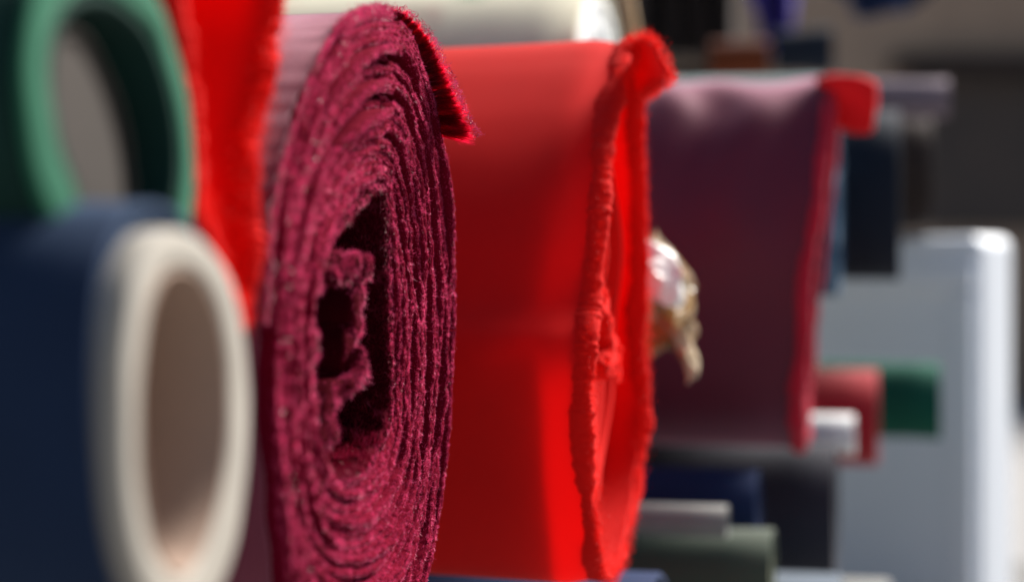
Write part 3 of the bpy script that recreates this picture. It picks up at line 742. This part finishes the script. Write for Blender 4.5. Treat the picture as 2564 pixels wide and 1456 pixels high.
wpm = plain('film_highlight_white', (.85, .84, .82), rough=.15, nscale=90)  # white colour stands for the highlight on the plastic wrap
th_ = np.linspace(0, np.pi, 20)[:, None]; ph_ = np.linspace(0, 2*np.pi, 28, endpoint=False)[None, :]
P = pt(1652, 690, .638)+np.stack([.0085*np.sin(th_)*np.cos(ph_)+.004*np.cos(th_)*-1, .008*np.sin(th_)*np.sin(ph_), .0125*np.cos(th_)+0*ph_], -1)
P = P+np.stack([vnoise(P*190), vnoise(P*190+5), vnoise(P*190+50)], -1)*.0026
v, f = grid(P, close_j=True); mesh('film_highlight', v, f, wpm, wr, smoothf=False, label='white blob added as the highlight on the plastic wrapping')

# ================================================================== WHITE PLASTIC CONTAINER
def add_bevel(o, w_, s=4):
    m_ = o.modifiers.new('bevel', 'BEVEL'); m_.width = w_; m_.segments = s; m_.limit_method = 'ANGLE'
wc0 = pt(2450, 1456, 1.20)
zb = TZ
rot = math.radians(-45)
ex = np.array([math.cos(rot), -math.sin(rot)*-1, 0]); ex = np.array([math.cos(rot), math.sin(rot), 0]); ey = np.array([-math.sin(rot), math.cos(rot), 0])
# front face runs left from the near corner, side face runs right and back
wt = thing('white_plastic_container', 'white plastic container with stepped rounded top at far right', 'container', (wc0[0], wc0[1], zb))
cn = np.array([wc0[0], wc0[1], 0])
def wp(a, b, z): return cn+ex*a+ey*b+np.array([0, 0, z])
z_hi = pt(0, 592, 1.24)[2]; z_lo = pt(0, 650, 1.2)[2]
outl = [(-.185, zb), (.0, zb), (.0, z_hi-.0), (-.085, z_hi), (-.085, z_lo), (-.185, z_lo)]
dep = .052
vv = [wp(a, 0, z) for a, z in outl]+[wp(a, dep, z) for a, z in outl]
k = len(outl); ff = [list(range(k)), list(range(2*k-1, k-1, -1))]+[[i, i+k, (i+1) % k+k, (i+1) % k] for i in range(k)]
body = mesh('body', vv, ff, M['plastic'], wt, smoothf=False); add_bevel(body, .017)
# raised frame round the recessed front panel
for nm, a0, a1, z0, z1 in (('frame_rail', -.182, -.003, z_lo-.022, z_lo-.004), ('frame_post', -.02, -.003, zb+.01, z_lo-.024)):
    lo, hi = (a0, z0), (a1, z1)
    q = [wp(a, b_, z) for z in (z0, z1) for b_ in (-.005, .004) for a in (a0, a1)]
    o = mesh(nm, q, [[0,1,3,2],[4,6,7,5],[0,4,5,1],[1,5,7,3],[3,7,6,2],[2,6,4,0]], M['plastic'], wt, smoothf=False); add_bevel(o, .002, 2)

# ================================================================== TOP: BEIGE ROLL, WHITE CLOTH END, STICK
simple_roll('beige_print_roll', 'large beige printed roll with white end along the top edge behind the red roll', 1500, 330, .98, .085, M['beige'], L=.5, wob=.01, rimmat=M['white'], inner=M['white'])
stk = smooth([pt(1545, -160, .97), pt(1577, 30, .96), pt(1604, 190, .955)], 20, False); ph = np.linspace(0, 2*np.pi, 14, endpoint=False)
P = stk[:, None]+.0034*(np.cos(ph)[None, :, None]*np.array([1., 0, .2])+np.sin(ph)[None, :, None]*np.array([0, 1., 0]))
v, f = grid(P, close_j=True); st = mesh('wooden_stick', v, f, M['wood']); st['label'] = 'thin ochre wooden stick at the top beside the white end of the beige roll'; st['category'] = 'stick'

# ================================================================== BLURRED GARMENTS BEHIND
def garment(name, label, cat, x0, x1, ytop, ybot, d, mat, folds=4, round_=0.0, seed=0, slant=0):
    n, m_ = 40, 26
    s = np.linspace(0, 1, n)[:, None]; t = np.linspace(0, 1, m_)[None, :]
    px = x0+(x1-x0)*s+slant*t; py = ytop+(ybot-ytop)*t*(1-round_*np.abs(2*s-1)**2.5)
    dd = d+.03*np.sin(s*folds*2*np.pi+seed+.6*t)+.01*np.sin(s*folds*5+2*t)
    P = np.stack([(px-CX)/F*d+0*dd, dd, CZ+(CY-py)/F*d], -1)
    Q = np.concatenate([P, P[:, ::-1]+np.array([0, .012, 0])], 1)
    v, f = grid(Q, close_j=True); nI, nJ = Q.shape[:2]
    o = mesh(name, v, f.tolist()+[list(range(nJ)), list(range((nI-1)*nJ, nI*nJ))[::-1]], mat)
    o['label'] = label; o['category'] = cat; o['group'] = 'cloths hanging behind the rolls'
garment('hanging_cloth', 'dark brown cloth hanging in the background left of the indigo one', 'cloth', 1560, 1860, -500, 330, 1.75, M['brown'], seed=1)
garment('hanging_cloth', 'indigo cloth hanging at the top behind the plum roll', 'cloth', 1838, 2000, -500, 125, 1.65, M['indigo'], folds=2, round_=.35, seed=2, slant=20)
garment('hanging_cloth', 'navy blue cloth hanging at the top right edge', 'cloth', 2075, 2345, -500, 36, 1.65, M['navy'], folds=2, round_=.12, seed=3)
simple_roll('rust_fabric_roll', 'small rust orange roll end blurred below the indigo cloth', 1925, 150, 1.5, .018, M['orange'], L=.05)
simple_roll('black_fabric_roll', 'small black roll end blurred right of the indigo cloth', 2085, 125, 1.5, .020, M['black'], L=.02, core=False)
